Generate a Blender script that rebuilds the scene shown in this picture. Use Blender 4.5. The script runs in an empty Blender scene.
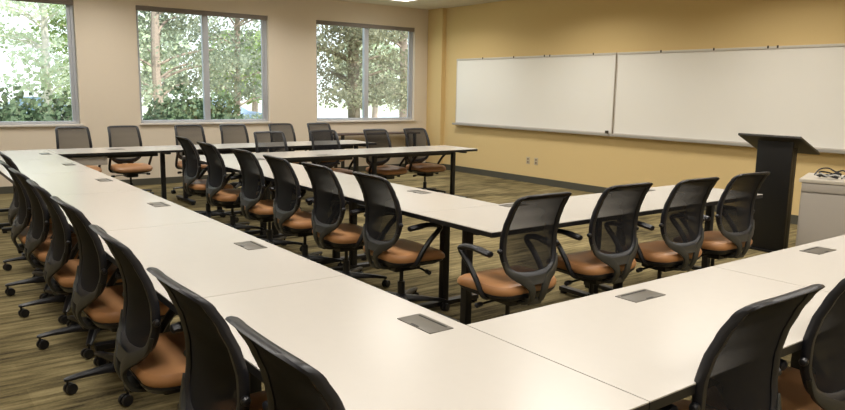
import bpy, bmesh, math, random
from mathutils import Vector, Matrix
random.seed(7)
scene = bpy.context.scene
COL = scene.collection
PI = math.pi
R = math.radians

# ------------------------------------------------------------------ materials
def new_mat(name):
    m = bpy.data.materials.new(name)
    m.use_nodes = True
    nt = m.node_tree
    b = nt.nodes['Principled BSDF']
    return m, nt, b

def S(v):   # sRGB 0-255 -> linear
    out = []
    for c in v:
        c = c / 255.0
        out.append(c / 12.92 if c <= 0.04045 else ((c + 0.055) / 1.055) ** 2.4)
    return (*out, 1.0)

def plain(name, rgb, rough=0.5, metal=0.0, spec=0.5, noise=0.0, scale=40.0, bump=0.0):
    m, nt, b = new_mat(name)
    b.inputs['Base Color'].default_value = S(rgb)
    b.inputs['Roughness'].default_value = rough
    b.inputs['Metallic'].default_value = metal
    b.inputs['Specular IOR Level'].default_value = spec
    if noise or bump:
        tc = nt.nodes.new('ShaderNodeTexCoord')
        n = nt.nodes.new('ShaderNodeTexNoise')
        n.inputs['Scale'].default_value = scale
        n.inputs['Detail'].default_value = 4
        nt.links.new(tc.outputs['Object'], n.inputs['Vector'])
        if noise:
            mx = nt.nodes.new('ShaderNodeMix'); mx.data_type = 'RGBA'
            c = S(rgb)
            mx.inputs['A'].default_value = (*[x * (1 - noise) for x in c[:3]], 1)
            mx.inputs['B'].default_value = (*[min(1, x * (1 + noise)) for x in c[:3]], 1)
            nt.links.new(n.outputs['Fac'], mx.inputs['Factor'])
            nt.links.new(mx.outputs['Result'], b.inputs['Base Color'])
        if bump:
            bp = nt.nodes.new('ShaderNodeBump')
            bp.inputs['Strength'].default_value = bump
            bp.inputs['Distance'].default_value = 0.01
            nt.links.new(n.outputs['Fac'], bp.inputs['Height'])
            nt.links.new(bp.outputs['Normal'], b.inputs['Normal'])
    return m

M = {}
M['wall_white'] = plain('painted_wall_beige', (226, 214, 196), 0.85, noise=0.02, scale=60, spec=0.2)
M['wall_yellow'] = plain('painted_wall_ochre', (222, 196, 142), 0.8, noise=0.02, scale=60, spec=0.2)
M['baseboard'] = plain('vinyl_base', (78, 76, 66), 0.6)
M['laminate'] = plain('table_laminate', (190, 185, 178), 0.24, noise=0.015, scale=25, spec=0.4)
M['edge'] = plain('black_edge', (18, 18, 20), 0.45)
M['black_metal'] = plain('black_powdercoat', (16, 16, 18), 0.45)
M['black_plastic'] = plain('black_plastic', (21, 21, 25), 0.38)
M['frame_plastic'] = plain('frame_plastic', (20, 21, 27), 0.4)
M['spine_plastic_lit'] = plain('spine_plastic_lit', (46, 45, 39), 0.45)  # same plastic as the frame, with the light on it put into the colour
M['leather'] = plain('tan_leather', (176, 127, 84), 0.42, noise=0.12, scale=9, bump=0.1)
M['chrome'] = plain('chrome', (200, 200, 200), 0.2, metal=1)
M['alu'] = plain('window_aluminium', (186, 190, 198), 0.4, metal=0.1)
M['alu_dark'] = plain('window_head_rail', (130, 122, 116), 0.6)
M['sill'] = plain('sill_white', (214, 208, 200), 0.5)
M['board'] = plain('whiteboard_enamel', (242, 239, 231), 0.22, spec=0.4, noise=0.008, scale=2)
M['tray'] = plain('tray_aluminium', (168, 164, 156), 0.4, metal=0.1)
M['rim'] = plain('board_rim', (206, 200, 190), 0.4)
M['clip'] = plain('clip_dark', (70, 60, 45), 0.5)
M['hatch'] = plain('hatch_bronze_grey', (98, 94, 86), 0.42, metal=0.3)
M['hatch_dark'] = plain('hatch_slot_grey', (40, 38, 34), 0.6)  # dark grey of the thin slot strips on the hatch
M['grey_tray'] = plain('grey_cable_tray', (168, 160, 150), 0.5)
M['lectern'] = plain('lectern_black', (11, 10, 10), 0.42, noise=0.1, scale=20)
M['lectern_top'] = plain('lectern_top_charcoal', (46, 43, 38), 0.5)
M['cab_grey'] = plain('cabinet_grey', (172, 165, 156), 0.5)
M['cab_top'] = plain('cabinet_top', (196, 188, 174), 0.4)
M['brown_wood'] = plain('console_brown', (70, 50, 36), 0.5, noise=0.15, scale=12)
M['cable_black'] = plain('cable_black', (22, 21, 22), 0.5)
M['cable_grey'] = plain('cable_grey', (180, 180, 178), 0.5)
M['ceiling'] = plain('ceiling_tile', (214, 204, 186), 0.9, noise=0.04, scale=150, spec=0.1)
M['plate'] = plain('outlet_plate', (196, 180, 150), 0.5)
M['plate_slot'] = plain('outlet_slot', (120, 100, 80), 0.6)
M['bark'] = plain('bark', (160, 142, 130), 0.95, noise=0.3, scale=18)
M['bark_dark'] = plain('grey_bark', (104, 92, 78), 0.95, noise=0.3, scale=18)
M['bark_pale'] = plain('pale_bark', (205, 196, 188), 0.9, noise=0.2, scale=14)
M['lawn'] = plain('lawn', (192, 196, 164), 1.0, noise=0.2, scale=1.2)
M['pavement'] = plain('pavement', (214, 212, 206), 0.95, noise=0.06, scale=3)
M['car_blue'] = plain('car_paint', (150, 172, 200), 0.3)
M['car_glass'] = plain('car_glass', (70, 84, 100), 0.15)
M['tyre'] = plain('tyre_rubber', (28, 28, 28), 0.8)

def leaf_mat(name, a, b_, trans=0.35):
    m, nt, b = new_mat(name)
    tc = nt.nodes.new('ShaderNodeTexCoord')
    n = nt.nodes.new('ShaderNodeTexNoise'); n.inputs['Scale'].default_value = 1.4; n.inputs['Detail'].default_value = 6
    rp = nt.nodes.new('ShaderNodeValToRGB')
    rp.color_ramp.elements[0].position = 0.35; rp.color_ramp.elements[0].color = S(a)
    rp.color_ramp.elements[1].position = 0.65; rp.color_ramp.elements[1].color = S(b_)
    nt.links.new(tc.outputs['Object'], n.inputs['Vector'])
    nt.links.new(n.outputs['Fac'], rp.inputs['Fac'])
    nt.links.new(rp.outputs['Color'], b.inputs['Base Color'])
    b.inputs['Roughness'].default_value = 0.7
    tr = nt.nodes.new('ShaderNodeBsdfTranslucent')
    nt.links.new(rp.outputs['Color'], tr.inputs['Color'])
    mx = nt.nodes.new('ShaderNodeMixShader'); mx.inputs[0].default_value = trans
    nt.links.new(b.outputs[0], mx.inputs[1]); nt.links.new(tr.outputs[0], mx.inputs[2])
    nt.links.new(mx.outputs[0], nt.nodes['Material Output'].inputs['Surface'])
    return m
M['leaf_bright'] = leaf_mat('leaf_bright', (112, 136, 78), (168, 184, 120))
M['leaf_pine'] = leaf_mat('leaf_pine', (120, 128, 108), (184, 188, 164))
M['leaf_grey'] = leaf_mat('leaf_grey', (108, 108, 86), (158, 154, 126))
M['leaf_hedge'] = leaf_mat('leaf_hedge', (66, 86, 62), (108, 126, 92), 0.2)
M['leaf_pale'] = leaf_mat('leaf_pale', (176, 186, 150), (222, 226, 206), 0.4)

def mesh_fabric():
    m, nt, b = new_mat('chair_mesh_fabric')
    b.inputs['Base Color'].default_value = S((20, 20, 23))
    b.inputs['Roughness'].default_value = 0.7
    b.inputs['Specular IOR Level'].default_value = 0.2
    tr = nt.nodes.new('ShaderNodeBsdfTransparent')
    mx = nt.nodes.new('ShaderNodeMixShader')
    # open weave with thickness: the open share falls as open ** (1 / cos) when a ray crosses it at a slant
    ge = nt.nodes.new('ShaderNodeNewGeometry'); dt = nt.nodes.new('ShaderNodeVectorMath'); dt.operation = 'DOT_PRODUCT'
    nt.links.new(ge.outputs['Normal'], dt.inputs[0]); nt.links.new(ge.outputs['Incoming'], dt.inputs[1])
    def mth(op, x, y):
        k = nt.nodes.new('ShaderNodeMath'); k.operation = op
        for i, q in enumerate((x, y)):
            if q is None: continue
            if isinstance(q, (int, float)): k.inputs[i].default_value = q
            else: nt.links.new(q, k.inputs[i])
        return k.outputs[0]
    c = mth('MAXIMUM', mth('ABSOLUTE', dt.outputs['Value'], None), 0.08)
    nt.links.new(mth('POWER', 0.36, mth('DIVIDE', 1.0, mth('POWER', c, 1.5))), mx.inputs[0])
    nt.links.new(b.outputs[0], mx.inputs[1]); nt.links.new(tr.outputs[0], mx.inputs[2])
    nt.links.new(mx.outputs[0], nt.nodes['Material Output'].inputs['Surface'])
    return m
M['mesh'] = mesh_fabric()

def glass():
    m, nt, b = new_mat('window_glass')
    tr = nt.nodes.new('ShaderNodeBsdfTransparent'); tr.inputs[0].default_value = (0.93, 0.96, 0.95, 1)
    gl = nt.nodes.new('ShaderNodeBsdfGlossy'); gl.inputs['Roughness'].default_value = 0.0
    mx = nt.nodes.new('ShaderNodeMixShader'); mx.inputs[0].default_value = 0.06
    nt.links.new(tr.outputs[0], mx.inputs[1]); nt.links.new(gl.outputs[0], mx.inputs[2])
    nt.links.new(mx.outputs[0], nt.nodes['Material Output'].inputs['Surface'])
    return m
M['glass'] = glass()

def emis(name, col, st):
    m, nt, b = new_mat(name)
    b.inputs['Emission Color'].default_value = col
    b.inputs['Emission Strength'].default_value = st
    return m
M['diffuser'] = emis('light_diffuser', (1, 0.96, 0.88, 1), 3.0)

def carpet():
    m, nt, b = new_mat('plank_carpet')
    tc = nt.nodes.new('ShaderNodeTexCoord')
    def streak(sx, sy, seed, detail=4):
        mp = nt.nodes.new('ShaderNodeMapping')
        mp.inputs['Scale'].default_value = (sx, sy, 1); mp.inputs['Location'].default_value = (seed, seed * 1.7, 0)
        n = nt.nodes.new('ShaderNodeTexNoise'); n.inputs['Scale'].default_value = 1.0
        n.inputs['Detail'].default_value = detail; n.inputs['Roughness'].default_value = 0.6
        nt.links.new(tc.outputs['Object'], mp.inputs['Vector']); nt.links.new(mp.outputs[0], n.inputs['Vector'])
        return n
    a = streak(2.6, 20.0, 0.0, 6); c = streak(1.1, 3.0, 5.3, 2); d = streak(60, 90, 2.2, 1)
    # offset whole planks
    br = nt.nodes.new('ShaderNodeTexBrick')
    br.inputs['Color1'].default_value = (0.30, 0.30, 0.30, 1); br.inputs['Color2'].default_value = (0.7, 0.7, 0.7, 1)
    br.inputs['Mortar'].default_value = (0.45, 0.45, 0.45, 1); br.inputs['Mortar Size'].default_value = 0.0
    br.inputs['Scale'].default_value = 1.0; br.inputs['Brick Width'].default_value = 0.9; br.inputs['Row Height'].default_value = 0.23
    nt.links.new(tc.outputs['Object'], br.inputs['Vector'])
    def mth(op, x, y):
        k = nt.nodes.new('ShaderNodeMath'); k.operation = op
        for i, q in enumerate((x, y)):
            if isinstance(q, (int, float)): k.inputs[i].default_value = q
            else: nt.links.new(q, k.inputs[i])
        return k.outputs[0]
    s = mth('ADD', mth('MULTIPLY', a.outputs['Fac'], 0.56), mth('MULTIPLY', c.outputs['Fac'], 0.24))
    s = mth('ADD', s, mth('MULTIPLY', br.outputs['Color'], 0.14))
    s = mth('ADD', s, mth('MULTIPLY', d.outputs['Fac'], 0.08))
    rp = nt.nodes.new('ShaderNodeValToRGB')
    e = rp.color_ramp.elements
    e[0].position = 0.38; e[0].color = S((56, 49, 36))
    e[1].position = 0.66; e[1].color = S((158, 145, 108))
    q = e.new(0.47); q.color = S((100, 90, 63))
    q = e.new(0.56); q.color = S((132, 119, 85))
    nt.links.new(s, rp.inputs['Fac'])
    nt.links.new(rp.outputs['Color'], b.inputs['Base Color'])
    b.inputs['Roughness'].default_value = 0.95
    b.inputs['Specular IOR Level'].default_value = 0.1
    return m
M['carpet'] = carpet()

def ceiling_tiles():
    m = M['ceiling']; nt = m.node_tree; b = nt.nodes['Principled BSDF']
    tc = nt.nodes.new('ShaderNodeTexCoord'); br = nt.nodes.new('ShaderNodeTexBrick')
    br.offset = 0.0
    br.inputs['Scale'].default_value = 1; br.inputs['Brick Width'].default_value = 0.61; br.inputs['Row Height'].default_value = 1.22
    br.inputs['Mortar Size'].default_value = 0.008
    for k in ('Color1', 'Color2'): br.inputs[k].default_value = S((214, 204, 186))
    br.inputs['Mortar'].default_value = S((190, 182, 168))
    nt.links.new(tc.outputs['Object'], br.inputs['Vector'])
    nt.links.new(br.outputs['Color'], b.inputs['Base Color'])
ceiling_tiles()

# ------------------------------------------------------------------ mesh helpers
class MB:
    def __init__(s): s.v = []; s.f = []
    def add(s, vs, fs):
        o = len(s.v); s.v += [tuple(p) for p in vs]; s.f += [tuple(i + o for i in f) for f in fs]; return s
    def box(s, x0, x1, y0, y1, z0, z1, bev=0.0, mtx=None):
        bm = bmesh.new()
        bmesh.ops.create_cube(bm, size=1)
        for q in bm.verts:
            q.co = Vector(((x0 + x1) / 2 + q.co.x * (x1 - x0), (y0 + y1) / 2 + q.co.y * (y1 - y0), (z0 + z1) / 2 + q.co.z * (z1 - z0)))
        if bev: bmesh.ops.bevel(bm, geom=bm.edges[:], offset=bev, segments=2, affect='EDGES', profile=0.6)
        if mtx is not None: bmesh.ops.transform(bm, matrix=mtx, verts=bm.verts[:])
        bm.verts.index_update()
        s.add([q.co[:] for q in bm.verts], [[q.index for q in f.verts] for f in bm.faces]); bm.free(); return s
    def loft(s, rings, cap0=True, cap1=True, closed=False):
        n = len(rings[0]); vs = [p for r in rings for p in r]; fs = []
        k = len(rings)
        for i in range(k if closed else k - 1):
            a = i * n; b = ((i + 1) % k) * n
            for j in range(n):
                fs.append((a + j, a + (j + 1) % n, b + (j + 1) % n, b + j))
        if not closed:
            if cap0: fs.append(tuple(range(n - 1, -1, -1)))
            if cap1: fs.append(tuple((k - 1) * n + j for j in range(n)))
        return s.add(vs, fs)
    def tube(s, pts, rad, n=8, flat=1.0, up=(0, 0, 1)):
        pts = [Vector(p) for p in pts]
        rads = rad if isinstance(rad, (list, tuple)) else [rad] * len(pts)
        rings = []
        prev = None
        for i, p in enumerate(pts):
            t = (pts[min(i + 1, len(pts) - 1)] - pts[max(i - 1, 0)]).normalized()
            u = Vector(up) if prev is None else prev
            u = u - t * u.dot(t)
            if u.length < 1e-4: u = Vector((1, 0, 0)) - t * t.x
            u.normalize(); prev = u
            w = t.cross(u)
            rings.append([(p + w * math.cos(2 * PI * j / n) * rads[i] + u * math.sin(2 * PI * j / n) * rads[i] * flat)[:] for j in range(n)])
        return s.loft(rings)
    def lathe(s, prof, c=(0, 0, 0), n=20, axis='z'):
        rings = []
        for r, h in prof:
            ring = []
            for j in range(n):
                a = 2 * PI * j / n
                if axis == 'z': ring.append((c[0] + r * math.cos(a), c[1] + r * math.sin(a), c[2] + h))
                elif axis == 'x': ring.append((c[0] + h, c[1] + r * math.cos(a), c[2] + r * math.sin(a)))
                else: ring.append((c[0] + r * math.sin(a), c[1] + h, c[2] + r * math.cos(a)))
            rings.append(ring)
        return s.loft(rings)
    def build(s, name, mat, parent=None, smooth=True, loc=None):
        me = bpy.data.meshes.new(name)
        me.from_pydata(s.v, [], s.f); me.update()
        bm = bmesh.new(); bm.from_mesh(me)
        bmesh.ops.recalc_face_normals(bm, faces=bm.faces[:])
        bm.to_mesh(me); bm.free()
        if smooth:
            me.shade_smooth()
            me.set_sharp_from_angle(angle=R(38))
        me.materials.append(mat)
        o = bpy.data.objects.new(name, me); COL.objects.link(o)
        if parent is not None: o.parent = parent
        if loc is not None: o.location = loc
        return o

def spline(pts, n=6):
    """Catmull-Rom through pts."""
    P = [Vector(p) for p in pts]; out = []
    for i in range(len(P) - 1):
        p0 = P[max(i - 1, 0)]; p1 = P[i]; p2 = P[i + 1]; p3 = P[min(i + 2, len(P) - 1)]
        for k in range(n):
            t = k / n
            out.append(0.5 * ((2 * p1) + (p2 - p0) * t + (2 * p0 - 5 * p1 + 4 * p2 - p3) * t * t + (3 * p1 - p0 - 3 * p2 + p3) * t ** 3))
    out.append(P[-1]); return out

def tag(o, label=None, cat=None, group=None, kind=None):
    if label: o['label'] = label
    if cat: o['category'] = cat
    if group: o['group'] = group
    if kind: o['kind'] = kind
    return o
def empty(name, loc=(0, 0, 0), rz=0.0, parent=None):
    o = bpy.data.objects.new(name, None); COL.objects.link(o)
    o.empty_display_size = 0.1
    o.location = loc; o.rotation_euler = (0, 0, rz)
    if parent is not None: o.parent = parent
    return o
def copy_tree(o, parent=None):
    c = o.copy(); COL.objects.link(c); c.parent = parent
    for ch in list(o.children): copy_tree(ch, c)
    return c
def struct(o): o['kind'] = 'structure'; return o

# ------------------------------------------------------------------ room (X to the ochre wall, Y to the window wall)
WX, WY, H = 8.75, 11.44, 3.10
X0, Y0 = -3.2, -3.2
WALL_T = 0.16
struct(MB().box(X0, WX, Y0, WY, -0.08, 0).build('floor', M['carpet'], smooth=False))
struct(MB().box(X0, WX, Y0, WY, H, H + 0.08).build('ceiling', M['ceiling'], smooth=False))
struct(MB().box(WX, WX + WALL_T, Y0, WY + WALL_T, -0.08, H + 0.08).build('wall_right', M['wall_yellow'], smooth=False))
struct(MB().box(X0 - WALL_T, X0, Y0, WY + WALL_T, -0.08, H + 0.08).build('wall_left', M['wall_white'], smooth=False))
struct(MB().box(X0 - WALL_T, WX + WALL_T, Y0 - WALL_T, Y0, -0.08, H + 0.08).build('wall_front', M['wall_white'], smooth=False))
WZ0, WZ1 = 0.96, 2.735
WINS = [(0.10, 2.27), (3.126, 5.27), (6.184, 8.346)]
mb = MB()
xs = [X0] + [q for w in WINS for q in w] + [WX]
for i in range(0, len(xs), 2): mb.box(xs[i], xs[i + 1], WY, WY + WALL_T, -0.08, H + 0.08)
for a, b in WINS:
    mb.box(a, b, WY, WY + WALL_T, -0.08, WZ0); mb.box(a, b, WY, WY + WALL_T, WZ1, H + 0.08)
struct(mb.build('wall_back', M['wall_white'], smooth=False))
# ochre boxed-out column in the corner
struct(MB().box(8.66, WX, 10.98, WY, 0, H).build('trim_1', M['wall_yellow'], smooth=False))
# vinyl base
struct(MB().box(X0, 8.66, WY - 0.012, WY, 0, 0.10).build('baseboard_back', M['baseboard'], smooth=False))
mb = MB().box(WX - 0.012, WX, Y0, 10.98, 0, 0.11); mb.box(8.66, WX - 0.012, 10.968, 10.98, 0, 0.11); mb.box(8.648, 8.66, 10.968, WY - 0.012, 0, 0.11)
struct(mb.build('baseboard_right', M['baseboard'], smooth=False))

for i, (a, b) in enumerate(WINS):
    fy0, fy1 = WY + 0.06, WY + 0.12
    w = MB()
    w.box(a, a + 0.045, fy0, fy1, WZ0, WZ1, 0.006); w.box(b - 0.045, b, fy0, fy1, WZ0, WZ1, 0.006)
    w.box(a + 0.045, b - 0.045, fy0, fy1, WZ0, WZ0 + 0.045, 0.006); w.box(a + 0.045, b - 0.045, fy0, fy1, WZ1 - 0.045, WZ1, 0.006)
    mid = (a + b) / 2
    w.box(mid - 0.042, mid + 0.042, fy0 - 0.005, fy1 + 0.005, WZ0 + 0.045, WZ1 - 0.045, 0.006)
    # sash stiles
    w.box(mid + 0.042, mid + 0.062, fy0 + 0.01, fy1 - 0.01, WZ0 + 0.045, WZ1 - 0.045, 0.004)
    w.box(b - 0.09, b - 0.045, fy0 + 0.012, fy1 - 0.012, WZ0 + 0.045, WZ1 - 0.045, 0.004)
    root = struct(w.build('window_%d' % (i + 1), M['alu']))
    struct(MB().box(a + 0.045, mid - 0.042, fy0 + 0.03, fy0 + 0.034, WZ0 + 0.045, WZ1 - 0.045).build('glass_pane', M['glass'], root, smooth=False))
    struct(MB().box(mid + 0.062, b - 0.09, fy0 + 0.03, fy0 + 0.034, WZ0 + 0.045, WZ1 - 0.045).build('glass_pane', M['glass'], root, smooth=False))
    struct(MB().box(a + 0.01, b - 0.01, WY + 0.002, WY + 0.055, WZ1 - 0.075, WZ1 - 0.002, 0.008).build('blind_head_rail', M['alu_dark'], root))
    struct(MB().box(a - 0.02, b + 0.03, WY - 0.035, WY + 0.058, WZ0 - 0.028, WZ0 - 0.001, 0.005).build('window_sill', M['sill'], root))

# ------------------------------------------------------------------ office chair
def back_y(z):
    """depth of the back at height z (0 = chair axis, negative = rear)."""
    K = [(0.36, -0.215), (0.41, -0.228), (0.45, -0.226), (0.50, -0.210), (0.56, -0.192), (0.64, -0.180), (0.72, -0.181), (0.80, -0.196), (0.88, -0.224), (0.94, -0.254), (0.985, -0.292)]
    if z <= K[0][0]: return K[0][1]
    for (a, ya), (b, yb) in zip(K, K[1:]):
        if z <= b:
            t = (z - a) / (b - a); t = t * t * (3 - 2 * t) * 0.35 + t * 0.65
            return ya + (yb - ya) * t
    return K[-1][1]
def surf(x, z, off=0.0):
    w = 0.6 - 0.4 * min(1.0, max(0.0, (z - 0.74) / 0.24)) ** 1.5
    return Vector((x, back_y(z) + w * x * x + off, z))   # edges wrap forward

ZB, ZT_ = 0.492, 0.975
def outline(scale_in=0.0, n=72):
    """closed outline of the back in (x, z), inset by scale_in metres."""
    pts = []
    wt, wm, wb = 0.222, 0.238, 0.165
    K = [(-1, 'x')]
    ctrl = [(0, ZT_ + 0.009), (0.115, ZT_ + 0.008), (0.172, ZT_ + 0.005), (0.200, ZT_ - 0.010), (0.208, ZT_ - 0.048), (0.211, 0.86), (0.217, 0.76), (0.218, 0.66), (0.211, 0.595), (0.182, 0.535), (0.115, 0.502), (0, ZB)]
    half = spline([(a, 0, b) for a, b in ctrl], 4)
    half = [(p.x, p.z) for p in half]
    full = half + [(-x, z) for x, z in reversed(half[1:-1])]
    if not scale_in: return full
    out = []
    k = len(full)
    for i in range(k):
        x0, z0 = full[i - 1]; x1, z1 = full[(i + 1) % k]
        tx, tz = x1 - x0, z1 - z0; L = math.hypot(tx, tz)
        out.append((full[i][0] - tz / L * -scale_in * -1, full[i][1] + tx / L * -scale_in))
    return out

def make_chair():
    root = empty('office_chair')
    # --- back frame: swept band along the outline
    o0 = outline(0.0)
    k = len(o0)
    def inset(d):
        out = []
        for i in range(k):
            x0, z0 = o0[i - 1]; x1, z1 = o0[(i + 1) % k]
            tx, tz = x1 - x0, z1 - z0; L = math.hypot(tx, tz)
            out.append((o0[i][0] + tz / L * d, o0[i][1] - tx / L * d))   # outline runs clockwise seen from +y -> inward
        return out
    sgn = 1 if abs(inset(0.01)[k // 4][0]) < abs(o0[k // 4][0]) else -1
    W_ = 0.034
    rings = []
    for i in range(k):
        z = o0[i][1]
        wd = W_ * (0.72 if z > 0.95 else 1.0)
        ring = []
        for (d, off) in ((0.0, 0.006), (0.005, 0.016), (wd * 0.6, 0.014), (wd, 0.005), (wd, -0.004), (wd * 0.6, -0.013), (0.005, -0.016), (0.0, -0.006)):
            x0, z0 = o0[i - 1]; x1, z1 = o0[(i + 1) % k]
            tx, tz = x1 - x0, z1 - z0; L = math.hypot(tx, tz)
            x = o0[i][0] + sgn * tz / L * d; z = o0[i][1] - sgn * tx / L * d
            ring.append(surf(x, z, off)[:])
        rings.append(ring)
    MB().loft(rings, closed=True).build('back_frame', M['frame_plastic'], root)
    # --- mesh panel
    ins = []
    for i in range(k):
        x0, z0 = o0[i - 1]; x1, z1 = o0[(i + 1) % k]
        tx, tz = x1 - x0, z1 - z0; L = math.hypot(tx, tz)
        ins.append((o0[i][0] + sgn * tz / L * 0.018, o0[i][1] - sgn * tx / L * 0.018))
    right = sorted([p for p in ins if p[0] > 0.001], key=lambda p: p[1])
    def halfw(z):
        for (xa, za), (xb, zb) in zip(right, right[1:]):
            if za <= z <= zb and zb > za: return xa + (xb - xa) * (z - za) / (zb - za)
        return right[0][0] if z < right[0][1] else right[-1][0]
    nz, nx = 22, 12
    zl, zh = ZB + 0.02, ZT_ - 0.012
    vs, fs = [], []
    for a in range(nz + 1):
        z = zl + (zh - zl) * a / nz; hw = halfw(z)
        for b in range(nx + 1):
            vs.append(surf(hw * (2 * b / nx - 1), z)[:])
    for a in range(nz):
        for b in range(nx):
            q = a * (nx + 1) + b; fs.append((q, q + 1, q + nx + 2, q + nx + 1))
    MB().add(vs, fs).build('mesh_back', M['mesh'], root)
    # --- spine: wishbone of two arms with a web, slot between
    sp = MB()
    def strip(path, wid, th):
        rings = []
        P = spline(path, 6)
        n = len(P)
        for i, p in enumerate(P):
            t = (P[min(i + 1, n - 1)] - P[max(i - 1, 0)]).normalized()
            f = i / (n - 1) * (len(wid) - 1); a = int(min(f, len(wid) - 2)); w = wid[a] + (wid[a + 1] - wid[a]) * (f - a)
            nrm = Vector((0, -1, 0)); nrm = nrm - t * nrm.dot(t)
            if nrm.length < 1e-3: nrm = Vector((0, 0, -1))
            nrm.normalize(); s_ = t.cross(nrm)
            rings.append([(p + s_ * w * a_ + nrm * th * b_)[:] for a_, b_ in ((-.5, -.35), (-.3, -.5), (.3, -.5), (.5, -.35), (.5, .35), (.3, .5), (-.3, .5), (-.5, .35))])
        sp.loft(rings)
    for s in (-1, 1):
        pp = [surf(s * 0.209, 0.60, -0.012), surf(s * 0.190, 0.548, -0.014), surf(s * 0.143, 0.512, -0.016), surf(s * 0.092, 0.486, -0.018), surf(s * 0.055, 0.445, -0.017),
              Vector((s * 0.044, -0.238, 0.40)), Vector((s * 0.042, -0.21, 0.352)), Vector((s * 0.042, -0.14, 0.338)), Vector((s * 0.042, -0.04, 0.35))]
        strip(pp, [0.010, 0.030, 0.044, 0.054, 0.046, 0.040, 0.042, 0.042, 0.042], 0.02)
    # web joining the arms above the slot, and below
    vs = []
    rows = [(0.512, 0.13), (0.495, 0.108), (0.478, 0.085), (0.464, 0.06)]
    n2 = 10
    for off in (-0.026, -0.010):
        for z, w in rows:
            for b in range(n2 + 1): vs.append(surf(w * (2 * b / n2 - 1), z, off)[:])
    fs = []; ly = len(rows) * (n2 + 1)
    for L_ in (0, ly):
        for a in range(len(rows) - 1):
            for b in range(n2):
                q = L_ + a * (n2 + 1) + b; fs.append((q, q + 1, q + n2 + 2, q + n2 + 1))
    for b in range(n2):
        q = (len(rows) - 1) * (n2 + 1) + b; fs.append((q, q + 1, q + 1 + ly, q + ly))
    sp.add(vs, fs)
    sp.box(-0.05, 0.05, -0.225, -0.18, 0.335, 0.37, 0.008)
    sp.build('back_spine', M['spine_plastic_lit'], root)
    for s in (-1, 1):    # height-adjust knob on the frame
        c = surf(s * 0.217, 0.66)
        MB().lathe([(0.004, -0.004), (0.013, 0), (0.015, 0.014), (0.010, 0.022), (0.003, 0.024)] if s > 0 else [(0.003, -0.024), (0.010, -0.022), (0.015, -0.014), (0.013, 0), (0.004, 0.004)], (c.x + s * 0.0, c.y - 0.004, c.z), 10, 'x').build('adjuster_knob', M['black_plastic'], root)
    # --- seat cushion
    def rr(hx, y0, y1, z, rad, n=6, drop=0.0):
        cy = (y0 + y1) / 2; hy = (y1 - y0) / 2; out = []
        for (sx, sy, a0) in ((1, 1, 0), (-1, 1, 90), (-1, -1, 180), (1, -1, 270)):
            for j in range(n + 1):
                a = R(a0 + 90 * j / n)
                x = sx * (hx - rad) + rad * math.cos(a); y = cy + sy * (hy - rad) + rad * math.sin(a)
                zz = z - drop * max(0, (y - 0.08) / 0.16) ** 2 - 0.2 * drop * 0
                out.append((x, y, zz))
        return out
    rings = [rr(0.20, -0.17, 0.19, 0.392, 0.09), rr(0.238, -0.195, 0.228, 0.400, 0.10, drop=0.02), rr(0.252, -0.205, 0.242, 0.420, 0.105, drop=0.026), rr(0.252, -0.205, 0.24, 0.440, 0.105, drop=0.03),
             rr(0.243, -0.197, 0.228, 0.456, 0.10, drop=0.032), rr(0.222, -0.18, 0.205, 0.464, 0.09, drop=0.03), rr(0.17, -0.13, 0.15, 0.464, 0.07, drop=0.02), rr(0.09, -0.06, 0.08, 0.458, 0.04), rr(0.03, -0.02, 0.03, 0.456, 0.014)]
    MB().loft(rings).build('seat', M['leather'], root)
    rings = [rr(0.13, -0.13, 0.13, 0.352, 0.06), rr(0.21, -0.18, 0.20, 0.366, 0.09), rr(0.243, -0.2, 0.228, 0.395, 0.10, drop=0.02), rr(0.243, -0.2, 0.228, 0.404, 0.10, drop=0.02)]
    MB().loft(rings).build('seat_pan', M['black_plastic'], root)
    # --- arms
    for s in (-0.93, 0.93):
        path = [(s * 0.17, -0.05, 0.372), (s * 0.235, -0.055, 0.375), (s * 0.272, -0.045, 0.40), (s * 0.282, -0.005, 0.475), (s * 0.286, 0.06, 0.555), (s * 0.288, 0.115, 0.605), (s * 0.288, 0.13, 0.628), (s * 0.286, 0.11, 0.645)]
        a = MB().tube(spline(path, 5), 0.0165, 8, 1.15, up=(0, 1, 0)).build('armrest', M['black_plastic'], root)
        pad = [(s * 0.287, 0.135, 0.628), (s * 0.288, 0.122, 0.640), (s * 0.286, 0.07, 0.652), (s * 0.282, 0.0, 0.651), (s * 0.275, -0.06, 0.642), (s * 0.27, -0.10, 0.636), (s * 0.269, -0.113, 0.634)]
        MB().tube(spline(pad, 4), [0.012] + [0.021] * 2 + [0.023] * 4 + [0.025] * 6 + [0.028] * 6 + [0.027] * 3 + [0.022, 0.014] + [0.009], 10, 0.68).build('arm_pad', M['frame_plastic'], a)
    # --- tilt mechanism, levers
    MB().box(-0.075, 0.075, -0.10, 0.11, 0.30, 0.362, 0.015).build('tilt_mechanism', M['black_plastic'], root)
    for s, y in ((1, 0.05), (-1, -0.02)):
        MB().tube(spline([(s * 0.06, y, 0.335), (s * 0.16, y, 0.332), (s * 0.225, y + 0.005, 0.325)], 4), 0.007, 6).tube([(s * 0.215, y + .005, 0.326), (s * 0.225, y + .005, 0.325), (s * 0.262, y + 0.005, 0.322), (s * 0.27, y + .005, 0.322)], [0.008, 0.016, 0.016, 0.008], 8).build('lever', M['black_plastic'], root)
    # --- column, base, casters
    MB().lathe([(0.014, 0.305), (0.014, 0.215), (0.026, 0.213), (0.027, 0.125), (0.03, 0.10), (0.03, 0.065)][::-1], n=14).build('gas_column', M['black_metal'], root)
    st = MB().lathe([(0.03, 0.062), (0.046, 0.066), (0.048, 0.105), (0.034, 0.125), (0.028, 0.127)], n=16)
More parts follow.
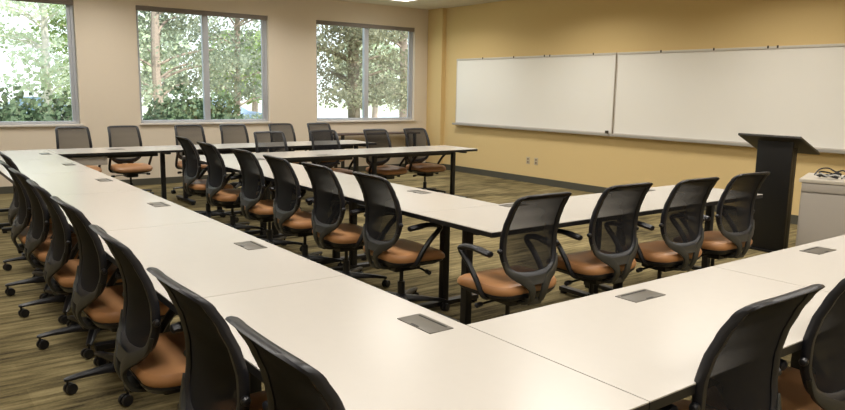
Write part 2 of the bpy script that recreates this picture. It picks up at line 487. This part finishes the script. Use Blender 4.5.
    for i in range(5):
        a = R(270 + 72 * i); d = Vector((math.cos(a), math.sin(a), 0)); w = Vector((-d.y, d.x, 0))
        rings = []
        for r, hw, zb, zt in ((0.03, 0.03, 0.068, 0.118), (0.12, 0.024, 0.078, 0.113), (0.24, 0.019, 0.078, 0.100), (0.30, 0.017, 0.074, 0.092), (0.318, 0.010, 0.074, 0.086)):
            rings.append([(d * r + w * hw * x + Vector((0, 0, zb + (zt - zb) * z)))[:] for x, z in ((-1, 0), (1, 0), (1, 0.6), (0.55, 1), (-0.55, 1), (-1, 0.6))])
        st.loft(rings)
    st.build('star_base', M['black_plastic'], root)
    for i in range(5):
        a = R(270 + 72 * i); px, py = 0.303 * math.cos(a), 0.303 * math.sin(a)
        c = MB()
        b = a + 1.9 * (i + 1)
        ax = Vector((math.cos(b), math.sin(b), 0)); tr = Vector((-ax.y, ax.x, 0)) * 0.014
        c.tube([(px, py, 0.082), (px, py, 0.05)], 0.007, 6)
        for s in (-1, 1):
            rings = []
            for h, r in ((0.004, 0.012), (0.005, 0.027), (0.012, 0.0285), (0.022, 0.027), (0.0235, 0.012)):
                ring = []
                for j in range(14):
                    t = 2 * PI * j / 14
                    ring.append((Vector((px, py, 0.029)) + tr + ax * (s * h) + Vector((-ax.y, ax.x, 0)) * r * math.cos(t) + Vector((0, 0, r * math.sin(t))))[:])
                rings.append(ring)
            c.loft(rings)
        c.build('caster', M['black_plastic'], root)
    return root

proto = make_chair()
used = [False]
def chair(x, y, rz, label, group, hs=1.0):
    if used[0]: o = copy_tree(proto)
    else: o = proto; used[0] = True
    o.location = (x, y, 0); o.rotation_euler = (0, 0, R(rz)); o.scale = (1, 1, hs)
    return tag(o, label, 'office chair', group)

BACK = 'mesh-back office chairs '
G1 = BACK + 'along the outer long row of tables'
c_left = [
    (0.905, 1.425, -90, 'black mesh chair in the near table corner, only its slanting back top in view'),
    (0.89, 2.02, -89, 'big black mesh chair second from the near corner along the outer long row'),
    (0.895, 2.83, -91, 'third black mesh chair from the near corner of the outer long row'),
    (0.91, 3.73, -89, 'fourth black mesh chair from the near corner of the outer long row'),
    (0.905, 4.48, -91, 'fifth black mesh chair from the near corner of the outer long row'),
    (0.905, 5.20, -89, 'sixth black mesh chair from the near corner of the outer long row'),
    (0.90, 5.80, -91, 'seventh black mesh chair from the near corner of the outer long row'),
    (0.98, 6.62, -90, 'eighth black mesh chair from the near corner of the outer long row'),
]
for x, y, rz, lb in c_left: chair(x, y, rz, lb, G1)
G2 = BACK + 'behind the near cross row of tables'
chair(1.96, 1.185, 0, 'big dark mesh chair seen from behind at the near cross row, whole back top visible', G2, 1.012)
chair(2.57, 1.18, 1, 'dark mesh chair at the near cross row, cut off by the side of the photo', G2, 1.012)
G3 = BACK + 'along the inner long row of tables'
c_in = [
    (2.78, 3.93, -92, 'black mesh chair with looped armrest at the near end of the inner long row'),
    (2.77, 4.66, -90, 'black mesh chair second from the near end of the inner long row, tan seat clear'),
    (2.765, 5.34, -91, 'black mesh chair third from the near end of the inner long row'),
    (2.79, 6.10, -89, 'black mesh chair fourth from the near end of the inner long row'),
    (2.79, 7.00, -90, 'black mesh chair fifth from the near end of the inner long row'),
    (2.86, 7.90, -91, 'black mesh chair at the far end of the inner long row'),
]
for x, y, rz, lb in c_in: chair(x, y, rz, lb, G3)
G4 = BACK + 'along the inner cross row of tables'
c_if = [
    (2.865, 2.95, 0, 'black mesh chair by the inner table corner, seen from behind with looped armrest'),
    (3.66, 2.98, -2, 'black mesh chair second from the inner table corner, seen from behind'),
    (4.34, 2.93, -3, 'black mesh chair third from the inner table corner, one away from the lectern'),
    (5.02, 2.93, -3, 'black mesh chair right in front of the black lectern'),
]
for x, y, rz, lb in c_if: chair(x, y, rz, lb, G4)
G5 = BACK + 'facing the room behind the inner far tables'
c_far = [
    (3.89, 8.24, 178, 'mesh chair facing the room behind the inner far table, first from the long row'),
    (4.70, 8.26, 181, 'mesh chair facing the room behind the inner far table, overlapping a back-row chair'),
    (5.54, 8.24, 184, 'mesh chair with dark tan seat below the inner far table, second from its free end'),
    (6.23, 8.24, 183, 'mesh chair with dark tan seat at the free end of the inner far table'),
]
for x, y, rz, lb in c_far: chair(x, y, rz, lb, G5)
G6 = BACK + 'along the window wall behind the back tables'
c_back = [
    (1.95, 10.13, 180, 'mesh chair back showing between first and middle window, nearest the table corner'),
    (2.60, 10.13, 181, 'mesh chair under the pier before the middle window, seat visible beneath the back table'),
    (3.50, 10.14, 178, 'mesh chair under the middle window, half behind the last inner long-row chair'),
    (4.18, 10.14, 180, 'mesh chair below the far lower corner of the middle window'),
    (4.97, 10.13, 181, 'mesh chair under the pier between middle and last window'),
    (5.64, 10.13, 180, 'mesh chair under the near edge of the last window, behind another chair'),
]
for x, y, rz, lb in c_back: chair(x, y, rz, lb, G6)

# ------------------------------------------------------------------ tables
TZ, TT = 0.737, 0.032
HL, HW = 0.095, 0.05
def table(x0, x1, y0, y1, along, label, group, hatch=None, legs=(1, 1), tray=False):
    """along 'x' or 'y' is the long direction; legs are T-legs at each end."""
    cx, cy = (x0 + x1) / 2, (y0 + y1) / 2
    root = empty('training_table', (cx, cy, 0))
    hx, hy = (x1 - x0) / 2 - 0.0022, (y1 - y0) / 2 - 0.0022
    MB().box(-hx, hx, -hy, hy, TZ - 0.004, TZ).build('tabletop', M['laminate'], root, smooth=False)
    MB().box(-hx, hx, -hy, hy, TZ - TT, TZ - 0.0042).build('edge_band', M['edge'], root, smooth=False)
    L = hx if along == 'x' else hy
    D = hy if along == 'x' else hx
    for s, on in zip((-1, 1), legs):
        if not on: continue
        u = s * (L - 0.14)
        b = MB()
        def bx(u0, u1, v0, v1, z0, z1, bev=0.004):
            if along == 'x': b.box(u0, u1, v0, v1, z0, z1, bev)
            else: b.box(v0, v1, u0, u1, z0, z1, bev)
        bx(u - 0.026, u + 0.026, -0.026, 0.026, 0.05, TZ - TT - 0.02)
        bx(u - 0.03, u + 0.03, -D + 0.06, D - 0.06, 0.022, 0.055)
        bx(u - 0.028, u + 0.028, -D + 0.10, D - 0.10, TZ - TT - 0.03, TZ - TT)
        for v in (-1, 1): bx(u - 0.02, u + 0.02, v * (D - 0.085) - 0.02, v * (D - 0.085) + 0.02, 0, 0.024)
        b.build('t_leg', M['black_metal'], root)
    b = MB()
    if along == 'x': b.box(-L + 0.2, L - 0.2, -0.02, 0.02, TZ - TT - 0.07, TZ - TT - 0.01, 0.004)
    else: b.box(-0.02, 0.02, -L + 0.2, L - 0.2, TZ - TT - 0.07, TZ - TT - 0.01, 0.004)
    b.build('under_rail', M['black_metal'], root)
    if hatch:
        hx_, hy_ = hatch[0] - cx, hatch[1] - cy
        a, c = (HL, HW) if along == 'x' else (HW, HL)
        h = MB().box(hx_ - a, hx_ + a, hy_ - c, hy_ + c, TZ - 0.001, TZ + 0.003, 0.001).build('power_hatch', M['hatch'], root)
        d = MB()
        if along == 'x':
            d.box(hx_ - a * .82, hx_ + a * .82, hy_ + c * .62, hy_ + c * .74, TZ + 0.002, TZ + 0.0042); d.box(hx_ - .02, hx_ + .02, hy_ - c * .95, hy_ - c * .78, TZ + 0.002, TZ + 0.0042)
        else:
            d.box(hx_ + c * 0 + a * .62, hx_ + a * .74, hy_ - c * .82, hy_ + c * .82, TZ + 0.002, TZ + 0.0042); d.box(hx_ - a * .95, hx_ - a * .78, hy_ - .02, hy_ + .02, TZ + 0.002, TZ + 0.0042)
        d.build('hatch_slot', M['hatch_dark'], h, smooth=False)
    if tray:
        MB().box(-L + 0.05, -L + tray, -hy + 0.05, -hy + 0.30, TZ - TT - 0.12, TZ - TT - 0.02, 0.006).build('cable_tray', M['grey_tray'], root)
    return tag(root, label, 'table', group)

xa, xb = 0.785, 1.530
ys = [1.033, 2.5754, 4.10, 5.626, 7.13, 8.50, 9.80]
lb = ['near pale corner table, the largest bare top in view, with bronze power hatch',
      'second pale table from the near corner in the outer long row',
      'third pale table from the near corner in the outer long row',
      'fourth pale table from the near corner in the outer long row',
      'fifth pale table from the near corner in the outer long row',
      'pale table at the far window-side end of the outer long row']
for i in range(6):
    table(xa, xb, ys[i], ys[i + 1], 'y', lb[i], 'outer long row of tables', (xb - 0.11, (ys[i] + ys[i + 1]) / 2 + (0.06 if i == 0 else 0.0)))
lb = ['near cross-row pale table between the corner table and the next seam', 'pale table of the near cross row running out of the photo beside the grey cabinet']
for i, (a, b) in enumerate([(1.530, 3.044), (3.044, 4.57)]):
    table(a, b, 1.033, 1.777, 'x', lb[i], 'near cross row of tables', ((a + b) / 2 + (0.05 if i == 0 else 0.03), 1.777 - 0.12))
lb = ['pale back table joining the outer long row, grey cable tray beneath it', 'pale back table in the middle of the row under the middle window', 'pale back table at the free end of the window row']
for i, (a, b) in enumerate([(1.530, 2.97), (2.97, 4.50), (4.50, 5.92)]):
    table(a, b, 9.057, 9.80, 'x', lb[i], 'back row of tables under the windows', ((a + b) / 2 + 0.02, 9.45) if i == 0 else None, tray=0.55 if i == 0 else False)
lb = ['pale inner corner table whose black-edged corner points at the camera, hatch by its inner edge', 'pale inner cross-row table ending in front of the lectern']
for i, (a, b) in enumerate([(2.700, 4.225), (4.225, 5.70)]):
    table(a, b, 2.932, 3.677, 'x', lb[i], 'inner cross row of tables', ((a + b) / 2 + 0.04, 3.677 - 0.09))
lb = ['pale inner long-row table next to the inner corner table', 'pale inner long-row table in the middle, mostly behind chair backs', 'pale inner long-row table at the far end, meeting the inner far table']
for i, (a, b) in enumerate([(3.677, 5.20), (5.20, 6.727), (6.727, 8.25)]):
    table(2.700, 3.445, a, b, 'y', lb[i], 'inner long row of tables', (3.445 - 0.13, (a + b) / 2 + (0 if i else 0.02)))
lb = ['pale inner far table joined to the end of the inner long row', 'pale inner far table with a free square end and black post by the ochre wall']
for i, (a, b) in enumerate([(3.445, 4.97), (4.97, 6.60)]):
    table(a, b, 7.507, 8.25, 'x', lb[i], 'inner far row of tables', ((a + b) / 2, 7.62) if i == 0 else None)

# dark console against the window wall
t = empty('console_table', (7.32, 11.10, 0))
MB().box(-0.90, 0.90, -0.06, 0.30, 0.712, 0.737, 0.006).build('tabletop', M['brown_wood'], t)
for s in (-1, 1):
    MB().box(s * 0.80 - 0.025, s * 0.80 + 0.025, -0.03, 0.02, 0, 0.712, 0.004).build('leg', M['black_metal'], t)
    MB().box(s * 0.80 - 0.025, s * 0.80 + 0.025, 0.22, 0.27, 0, 0.712, 0.004).build('leg', M['black_metal'], t)
tag(t, 'low dark brown console table against the window wall beneath the last window', 'table')

# ------------------------------------------------------------------ whiteboards on the ochre wall
def whiteboard(y0, y1, label):
    z0, z1 = 0.935, 2.125
    t = empty('whiteboard', (WX, (y0 + y1) / 2, 0))
    h = (y1 - y0) / 2
    MB().box(-0.022, -0.004, -h + 0.012, h - 0.012, z0 + 0.012, z1 - 0.012).build('writing_surface', M['board'], t, smooth=False)
    f = MB()
    f.box(-0.028, 0, -h, -h + 0.016, z0, z1, 0.003); f.box(-0.028, 0, h - 0.016, h, z0, z1, 0.003)
    f.box(-0.028, 0, -h + 0.016, h - 0.016, z0, z0 + 0.016, 0.003)
    f.build('board_frame', M['rim'], t)
    r = MB().box(-0.034, 0, -h, h, z1 - 0.02, z1 + 0.012, 0.004).build('map_rail', M['rim'], t)
    k = 0
    y = h - 0.75
    while y > -h + 0.1 and k < 6:
        MB().box(-0.042, -0.034, y - 0.011, y + 0.011, z1 - 0.012, z1 + 0.022, 0.004).build('rail_clip', M['clip'], r)
        y -= (0.80, 0.72, 0.12, 0.9, 0.5)[k % 5]; k += 1
    MB().box(-0.10, 0, -h, h, z0 - 0.035, z0 - 0.008, 0.005).box(-0.104, -0.092, -h, h, z0 - 0.033, z0 + 0.004, 0.003).build('pen_tray', M['tray'], t)
    return tag(t, label, 'whiteboard', 'whiteboards on the ochre wall')
whiteboard(6.885, 10.60, 'long white whiteboard nearer the windows on the ochre wall')
whiteboard(3.15, 6.865, 'long white whiteboard behind the lectern on the ochre wall')
e = MB().box(-0.088, -0.045, -0.02, 0.02, 0, 0.055, 0.006).build('marker_holder', M['clip'], loc=(WX, 6.95, 0.9275))
tag(e, 'small dark marker holder standing on the pen tray at the join of the boards', 'holder')

for y, lab in ((8.64, 'wall outlet plate on the ochre wall, closer to the windows of the pair'), (8.45, 'wall data plate on the ochre wall, closer to the lectern of the pair')):
    o = MB().box(-0.006, 0, -0.042, 0.042, -0.062, 0.062, 0.002).build('wall_outlet', M['plate'], loc=(WX, y, 0.38))
    for z in (-0.026, 0.026): MB().box(-0.0075, -0.005, -0.016, 0.016, z - 0.014, z + 0.014).build('socket', M['plate_slot'], o, smooth=False)
    tag(o, lab, 'outlet', 'plates on the ochre wall')

# ------------------------------------------------------------------ lectern
t = empty('lectern', (6.92, 3.49, 0))
b = MB()
b.box(0, 0.03, -0.175, 0.175, 0.02, 1.115, 0.004)
b.box(0.03, 0.10, -0.175, -0.15, 0.02, 1.05, 0.004); b.box(0.03, 0.10, 0.15, 0.175, 0.02, 1.05, 0.004)
b.build('body', M['lectern'], t)
MB().box(-0.03, 0.26, -0.20, 0.20, 0, 0.02, 0.004).build('foot_plate', M['lectern'], t)
ang = math.atan2(0.17, 0.42)
mt = Matrix.Translation((-0.10, 0.02, 1.165)) @ Matrix.Rotation(ang, 4, 'Y')
MB().box(0, 0.45, -0.31, 0.31, -0.022, 0, 0.004, mt).build('reading_top', M['lectern_top'], t)
MB().box(0.425, 0.45, -0.29, 0.29, 0, 0.018, 0.004, mt).build('book_stop', M['lectern'], t)
tag(t, 'slim black lectern with a wide sloping top in front of the whiteboard', 'lectern')

# ------------------------------------------------------------------ grey cabinet with cables
CR = math.atan2(0.11, 0.33)   # turned slightly
t = empty('media_cabinet', (6.11, 2.85, 0), CR)
MB().box(0.02, 0.60, -1.50, -0.02, 0.06, 0.82, 0.006).build('carcass', M['cab_grey'], t)
MB().box(0.05, 0.58, -1.46, -0.06, 0, 0.06).build('plinth', M['edge'], t, smooth=False)
MB().box(0, 0.62, -1.52, 0, 0.82, 0.85, 0.005).build('top', M['cab_top'], t)
MB().box(0.004, 0.022, -1.495, -0.025, 0.745, 0.815, 0.003).build('drawer_rail', M['cab_grey'], t)
for i in range(2):
    d = MB().box(0.006, 0.022, -0.755 - 0.735 * i, -0.03 - 0.735 * i, 0.07, 0.735, 0.003).build('door', M['cab_grey'], t)
    MB().tube([(0.006, -0.69 - 0.12 * i, 0.5), (-0.02, -0.69 - 0.12 * i, 0.5), (-0.02, -0.69 - 0.12 * i, 0.62), (0.006, -0.69 - 0.12 * i, 0.62)], 0.005, 6).build('handle', M['chrome'], d)
tag(t, 'light grey cabinet with a pale top beside the lectern', 'cabinet')
def cab(u, w, z=0.0):   # point on the cabinet top: u back from the face, w along it
    return Vector((6.11 + u * math.cos(CR) + w * math.sin(CR), 2.85 + u * math.sin(CR) - w * math.cos(CR), 0.852 + z))
rnd = random.Random(3)
def loops(n, r, seed, cx, cy, zz=0.05):
    q = random.Random(seed); pts = []
    for i in range(n):
        a = i * 1.15 + q.uniform(-.2, .2); rr_ = r * q.uniform(.65, 1.15)
        pts.append(cab(cy + rr_ * .6 * math.sin(a), cx + rr_ * math.cos(a), 0.008 + zz * q.random()))
    return spline(pts, 5)
tag(MB().tube(loops(20, 0.085, 1, 0.20, 0.17), 0.0065, 6).build('coiled_cable', M['cable_black']), 'black cable coiled in a heap on the grey cabinet', 'cable', 'cables on the grey cabinet')
tag(MB().tube(spline([cab(.10, .10, .03), cab(.16, .13, .075), cab(.20, .19, .085), cab(.18, .25, .06), cab(.18, .30, .075), cab(.13, .33, .05), cab(.10, .30, .012)], 5), 0.006, 6).build('looped_cable', M['cable_black']), 'thin dark cable standing in a loop above the heap on the grey cabinet', 'cable', 'cables on the grey cabinet')
tag(MB().tube(spline([cab(.08, .11, .03), cab(.06, .15, .05), cab(.06, .2, .03), cab(.06, .26, .045), cab(.07, .33, .02), cab(.08, .42, .01), cab(.07, .6, .008)], 5), 0.006, 6).build('grey_cable', M['cable_grey']), 'light grey cable trailing over the black heap on the grey cabinet', 'cable', 'cables on the grey cabinet')
o = MB().box(-0.10, 0.10, -0.13, 0.13, 0, 0.07, 0.012).build('projector_box', M['cable_grey'])
o.location = cab(.34, .47); o.rotation_euler = (0, 0, CR + 0.3)
MB().lathe([(0.02, 0.0), (0.026, -0.012), (0.018, -0.014), (0.004, -0.014)], (-0.10, 0.03, 0.035), 14, 'x').build('lens', M['edge'], o)
tag(o, 'small pale grey device box behind the cable heap on the grey cabinet', 'device')

# ------------------------------------------------------------------ ceiling light
def troffer(cx, cy):
    t = empty('ceiling_light', (cx, cy, H))
    f = MB()
    f.box(-0.30, 0.30, -0.60, -0.575, -0.012, 0, 0.002).box(-0.30, 0.30, 0.575, 0.60, -0.012, 0, 0.002).box(-0.30, -0.275, -0.575, 0.575, -0.012, 0, 0.002).box(0.275, 0.30, -0.575, 0.575, -0.012, 0, 0.002)
    f.build('light_frame', M['sill'], t)
    MB().box(-0.275, 0.275, -0.575, 0.575, -0.006, -0.001).build('diffuser', M['diffuser'], t, smooth=False)
    return t
tag(troffer(7.27, 10.05), 'glowing rectangular ceiling light close to the window wall', 'ceiling light')

def area(x, y, z, sx, sy, power, col=(1, 0.955, 0.88), rot=(0, 0, 0), spread=180, name='ceiling_lamp'):
    l = bpy.data.lights.new(name, 'AREA'); l.shape = 'RECTANGLE'; l.size = sx; l.size_y = sy
    l.energy = power; l.color = col; l.spread = R(spread)
    o = bpy.data.objects.new(name, l); COL.objects.link(o); o.location = (x, y, z); o.rotation_euler = rot
    return o
for x in (0.07, 2.47, 4.87, 7.27):
    for y in (-1.2, 1.3, 4.2, 7.1, 10.05):
        area(x, y, H - 0.02, 0.55, 1.15, 30 if y > 9 else 36, spread=150)

# ------------------------------------------------------------------ outdoors
struct(MB().box(-40, 70, WY + WALL_T, 90, -0.5, -0.35).build('ground', M['lawn'], smooth=False))
struct(MB().box(8, 60, 17.5, 45, -0.35, -0.34).build('pavement', M['pavement'], smooth=False))

def leaf_quads(mb, centre, rad, n, size, rnd, flat=1.0):
    for _ in range(n):
        while True:
            p = Vector((rnd.uniform(-1, 1), rnd.uniform(-1, 1), rnd.uniform(-1, 1)))
            if p.length <= 1: break
        p = Vector((p.x * rad[0], p.y * rad[1], p.z * rad[2])) + Vector(centre)
        n_ = Vector((rnd.gauss(0, 1), rnd.gauss(0, 1), rnd.gauss(0, 1) * flat + 0.001)).normalized()
        u = n_.orthogonal().normalized(); w = n_.cross(u)
        s = size * rnd.uniform(.6, 1.4); k = rnd.uniform(.4, .8)
        mb.add([(p - u * s)[:], (p + w * s * k)[:], (p + u * s)[:], (p - w * s * k)[:]], [(0, 1, 2, 3)])

def tree(name, x, y, trunk_h, trunk_r, mat, bark, blobs, n, size, label, group, seed):
    rnd = random.Random(seed)
    t = empty(name, (x, y, -0.35))
    k = MB().tube(spline([(0, 0, 0), (rnd.uniform(-.1, .1), 0, trunk_h * .35), (rnd.uniform(-.15, .15), 0, trunk_h * .7), (rnd.uniform(-.1, .1), 0, trunk_h)], 4),
                  [trunk_r * (1 - 0.055 * i) for i in range(13)], 9)
    for (c, r) in blobs:
        if c[2] > 0.8:
            z = min(c[2] - 0.2, trunk_h * .95)
            k.tube(spline([(0, 0, z - .3), (c[0] * .4, c[1] * .4, z), (c[0] * .85, c[1] * .85, c[2] - 0.05)], 3), [trunk_r * .3 * (1 - .09 * i) for i in range(7)], 5)
    k.build('trunk', bark, t)
    f = MB(); tot = sum(r[0] * r[1] * r[2] for _, r in blobs)
    for (c, r) in blobs: leaf_quads(f, c, r, int(n * (r[0] * r[1] * r[2]) / tot) + 8, size, rnd, 1.6)
    f.build('foliage', mat, t, smooth=False)
    return tag(t, label, 'tree', group)

def layered(rnd, z0, z1, nl, r0, r1, per=4, thick=0.3):
    out = []
    for i in range(nl):
        z = z0 + (z1 - z0) * i / max(1, nl - 1); r = r0 + (r1 - r0) * i / max(1, nl - 1)
        for k in range(per):
            a = rnd.uniform(0, 2 * PI); d = r * rnd.uniform(.25, .8)
            out.append(((d * math.cos(a), d * math.sin(a), z + rnd.uniform(-.25, .25)), (r * rnd.uniform(.35, .6), r * rnd.uniform(.35, .6), thick * rnd.uniform(.7, 1.3))))
    return out
q = random.Random(11)
GT = 'trees outside the windows'
tree('pine_tree', 5.85, 19.5, 8.5, 0.14, M['leaf_pine'], M['bark'], layered(q, 2.0, 7.5, 8, 2.3, 1.5, 5, 0.38), 9500, 0.055, 'tall pine with a reddish trunk behind the left pane of the middle window', GT, 1)
tree('pine_tree', 9.8, 24.0, 8.5, 0.13, M['leaf_pine'], M['bark'], layered(q, 1.9, 8.0, 8, 2.8, 1.8, 5, 0.45), 9500, 0.065, 'pine filling the right pane of the middle window', GT, 2)
tree('pine_tree', 10.5, 17.2, 8.0, 0.2, M['leaf_grey'], M['bark_dark'], layered(q, 1.75, 6.5, 9, 2.1, 1.7, 6, 0.26), 16000, 0.048, 'drooping grey-green conifer filling the last window', GT, 3)
tree('pine_tree', 15.6, 22.0, 8.0, 0.2, M['leaf_grey'], M['bark'], layered(q, 1.6, 6.5, 8, 2.2, 1.7, 5, 0.34), 8000, 0.065, 'grey-green conifer behind the far pane of the last window', GT, 4)
tree('broadleaf_tree', 1.0, 16.6, 7.0, 0.15, M['leaf_bright'], M['bark_pale'], [((-.6, -.6, 3.6), (1.3, 1.2, .9)), ((-.9, 0, 4.6), (1.6, 1.4, .9)), ((.6, 0, 4.9), (1.2, 1.0, .6)), ((-1.1, -.3, 2.9), (.7, .7, .4))], 11000, 0.052, 'bright green leafy tree filling the upper part of the first window', GT, 5)
tree('birch_tree', 4.1, 25.5, 8.0, 0.14, M['leaf_pale'], M['bark_pale'], layered(q, 1.2, 6.5, 8, 2.2, 1.9, 4, 0.35), 4200, 0.08, 'pale thin-trunked birch in the middle of the first window', GT, 6)
tree('birch_tree', 6.2, 31.0, 9.0, 0.16, M['leaf_bright'], M['bark_pale'], layered(q, 1.6, 8.5, 8, 2.2, 1.9, 5, 0.5), 5200, 0.10, 'green birch at the far side of the first window', GT, 7)
for i, (x, y, s) in enumerate([(-4, 36, 2.7), (10, 37, 2.7), (17, 39, 3.0), (24, 37, 2.9), (31, 36, 2.9), (38, 37, 2.7)]):
    lab = ['first', 'second', 'third', 'fourth', 'fifth', 'sixth'][i]
    tree('distant_tree', x, y, 4.5, 0.2, M['leaf_pale'] if i % 2 else M['leaf_bright'], M['bark'], [((0, 0, 2.6), (s, s * .7, 1.6)), ((.8, 0, 4.0), (s * .7, s * .6, 1.3)), ((-.9, 0, 3.7), (s * .7, s * .6, 1.4))], 1700, 0.24, 'pale hazy background tree, %s from the side of the first window' % lab, 'background trees', 20 + i)

def hedge(x0, x1, y, h, d, label, seed, n, mat='leaf_hedge', size=0.07):
    rnd = random.Random(seed)
    f = MB(); L = x1 - x0
    # rounded core so no light leaks, leaves outside
    for k in range(int(L / 0.6) + 1):
        cx = -L / 2 + 0.3 + k * (L - 0.6) / max(1, int(L / 0.6))
        rings = []
        hh = h * rnd.uniform(.86, 1.0)
        for j in range(7):
            a = PI * j / 6
            r = max(0.02, math.sin(a)); z = hh * (0.5 - 0.5 * math.cos(a)) * .84
            rings.append([(cx + .34 * r * math.cos(2 * PI * q_ / 10), d * .36 * r * math.sin(2 * PI * q_ / 10), z) for q_ in range(10)])
        f.loft(rings)
        leaf_quads(f, (cx, 0, hh * .52), (.5, d * .52, hh * .52), int(n * 2.2 * .6 / L), size * .8, rnd)
    o = f.build('hedge', M[mat], smooth=False)
    o.location = ((x0 + x1) / 2, y, -0.35)
    return tag(o, label, 'hedge', 'hedges outside the windows')
hedge(0.0, 3.85, 15.6, 1.85, 1.0, 'clipped dark green hedge below the first window', 31, 2600)
hedge(4.4, 6.25, 15.4, 1.85, 1.1, 'rounded green hedge below the middle window', 32, 2400)
hedge(7.7, 9.0, 13.9, 1.05, 0.9, 'pale low bush at the foot of the last window', 33, 1200, 'leaf_pale')
hedge(9.0, 11.0, 22.0, 1.1, 1.0, 'pale low bushes beyond the hedge in the middle window', 34, 1000, 'leaf_pale')

def car(x, y, label, rz=0.0):
    t = empty('parked_car', (x, y, -0.34), rz)
    prof = [(-2.1, .35), (-2.15, .62), (-2.0, .82), (-1.25, .9), (-0.7, 1.32), (0.55, 1.36), (1.25, .95), (2.0, .84), (2.15, .6), (2.1, .35)]
    rings = []
    for yy, sc in ((-.85, .96), (-.8, 1.0), (.8, 1.0), (.85, .96)):
        rings.append([(px * sc, yy * (0.86 if pz > 1.0 else 1), pz) for px, pz in prof])
    MB().loft(rings).build('body', M['car_blue'], t)
    g = MB()
    for s in (-1, 1):
        g.add([(-1.1, s * .82, .93), (-.65, s * .745, 1.27), (.5, s * .745, 1.3), (1.1, s * .82, .96)], [(0, 1, 2, 3)])
    g.build('side_glass', M['car_glass'], t, smooth=False)
    for sx in (-1.3, 1.3):
        for sy in (-.84, .84):
            MB().lathe([(.05, -.1), (.30, -.1), (.32, 0), (.30, .1), (.05, .1)], (sx, sy, .32), 16, 'y').build('wheel', M['tyre'], t)
    return tag(t, label, 'car', 'parked cars outside')
car(10.6, 28.5, 'pale blue car parked outside beyond the right pane of the middle window')
car(5.2, 34.8, 'pale blue car parked outside between the first and middle windows')

# ------------------------------------------------------------------ world, sun
w = bpy.data.worlds.new('sky'); scene.world = w; w.use_nodes = True
nt = w.node_tree
bg = nt.nodes['Background']
tc = nt.nodes.new('ShaderNodeTexCoord'); sep = nt.nodes.new('ShaderNodeSeparateXYZ'); rp = nt.nodes.new('ShaderNodeValToRGB')
rp.color_ramp.elements[0].position = 0.0; rp.color_ramp.elements[0].color = (0.95, 0.97, 1.0, 1)
rp.color_ramp.elements[1].position = 0.7; rp.color_ramp.elements[1].color = (0.62, 0.78, 1.0, 1)
nt.links.new(tc.outputs['Generated'], sep.inputs[0]); nt.links.new(sep.outputs['Z'], rp.inputs['Fac']); nt.links.new(rp.outputs[0], bg.inputs['Color'])
bg.inputs['Strength'].default_value = 2.5
sun = bpy.data.lights.new('sun', 'SUN'); sun.energy = 8.0; sun.angle = R(2); sun.color = (1, 0.95, 0.86)
so = bpy.data.objects.new('sun', sun); COL.objects.link(so); so.rotation_euler = (R(50), 0, R(22)); so.location = (0, -20, 30)

# ------------------------------------------------------------------ camera
yaw, pitch, roll, hc, f = 0.6446, 0.1593, 0.0169, 1.5264, 709.47
cy_, sy_ = math.cos(yaw), math.sin(yaw)
fx = Vector((sy_, cy_, 0)); rt = Vector((cy_, -sy_, 0)); up = Vector((0, 0, 1))
fw = fx * math.cos(pitch) - up * math.sin(pitch); u2 = up * math.cos(pitch) + fx * math.sin(pitch)
r3 = rt * math.cos(roll) + u2 * math.sin(roll); u3 = u2 * math.cos(roll) - rt * math.sin(roll)
m = Matrix((r3, u3, -fw)).transposed().to_4x4(); m.translation = Vector((0, 0, hc))
cam = bpy.data.cameras.new('camera'); co = bpy.data.objects.new('camera', cam); COL.objects.link(co)
co.matrix_world = m
cam.sensor_width = 36; cam.sensor_fit = 'HORIZONTAL'; cam.lens = f / 845 * 36
cam.clip_start = 0.05; cam.clip_end = 300
scene.camera = co
scene.view_settings.view_transform = 'Standard'
scene.view_settings.look = 'None'
scene.view_settings.exposure = 0.0
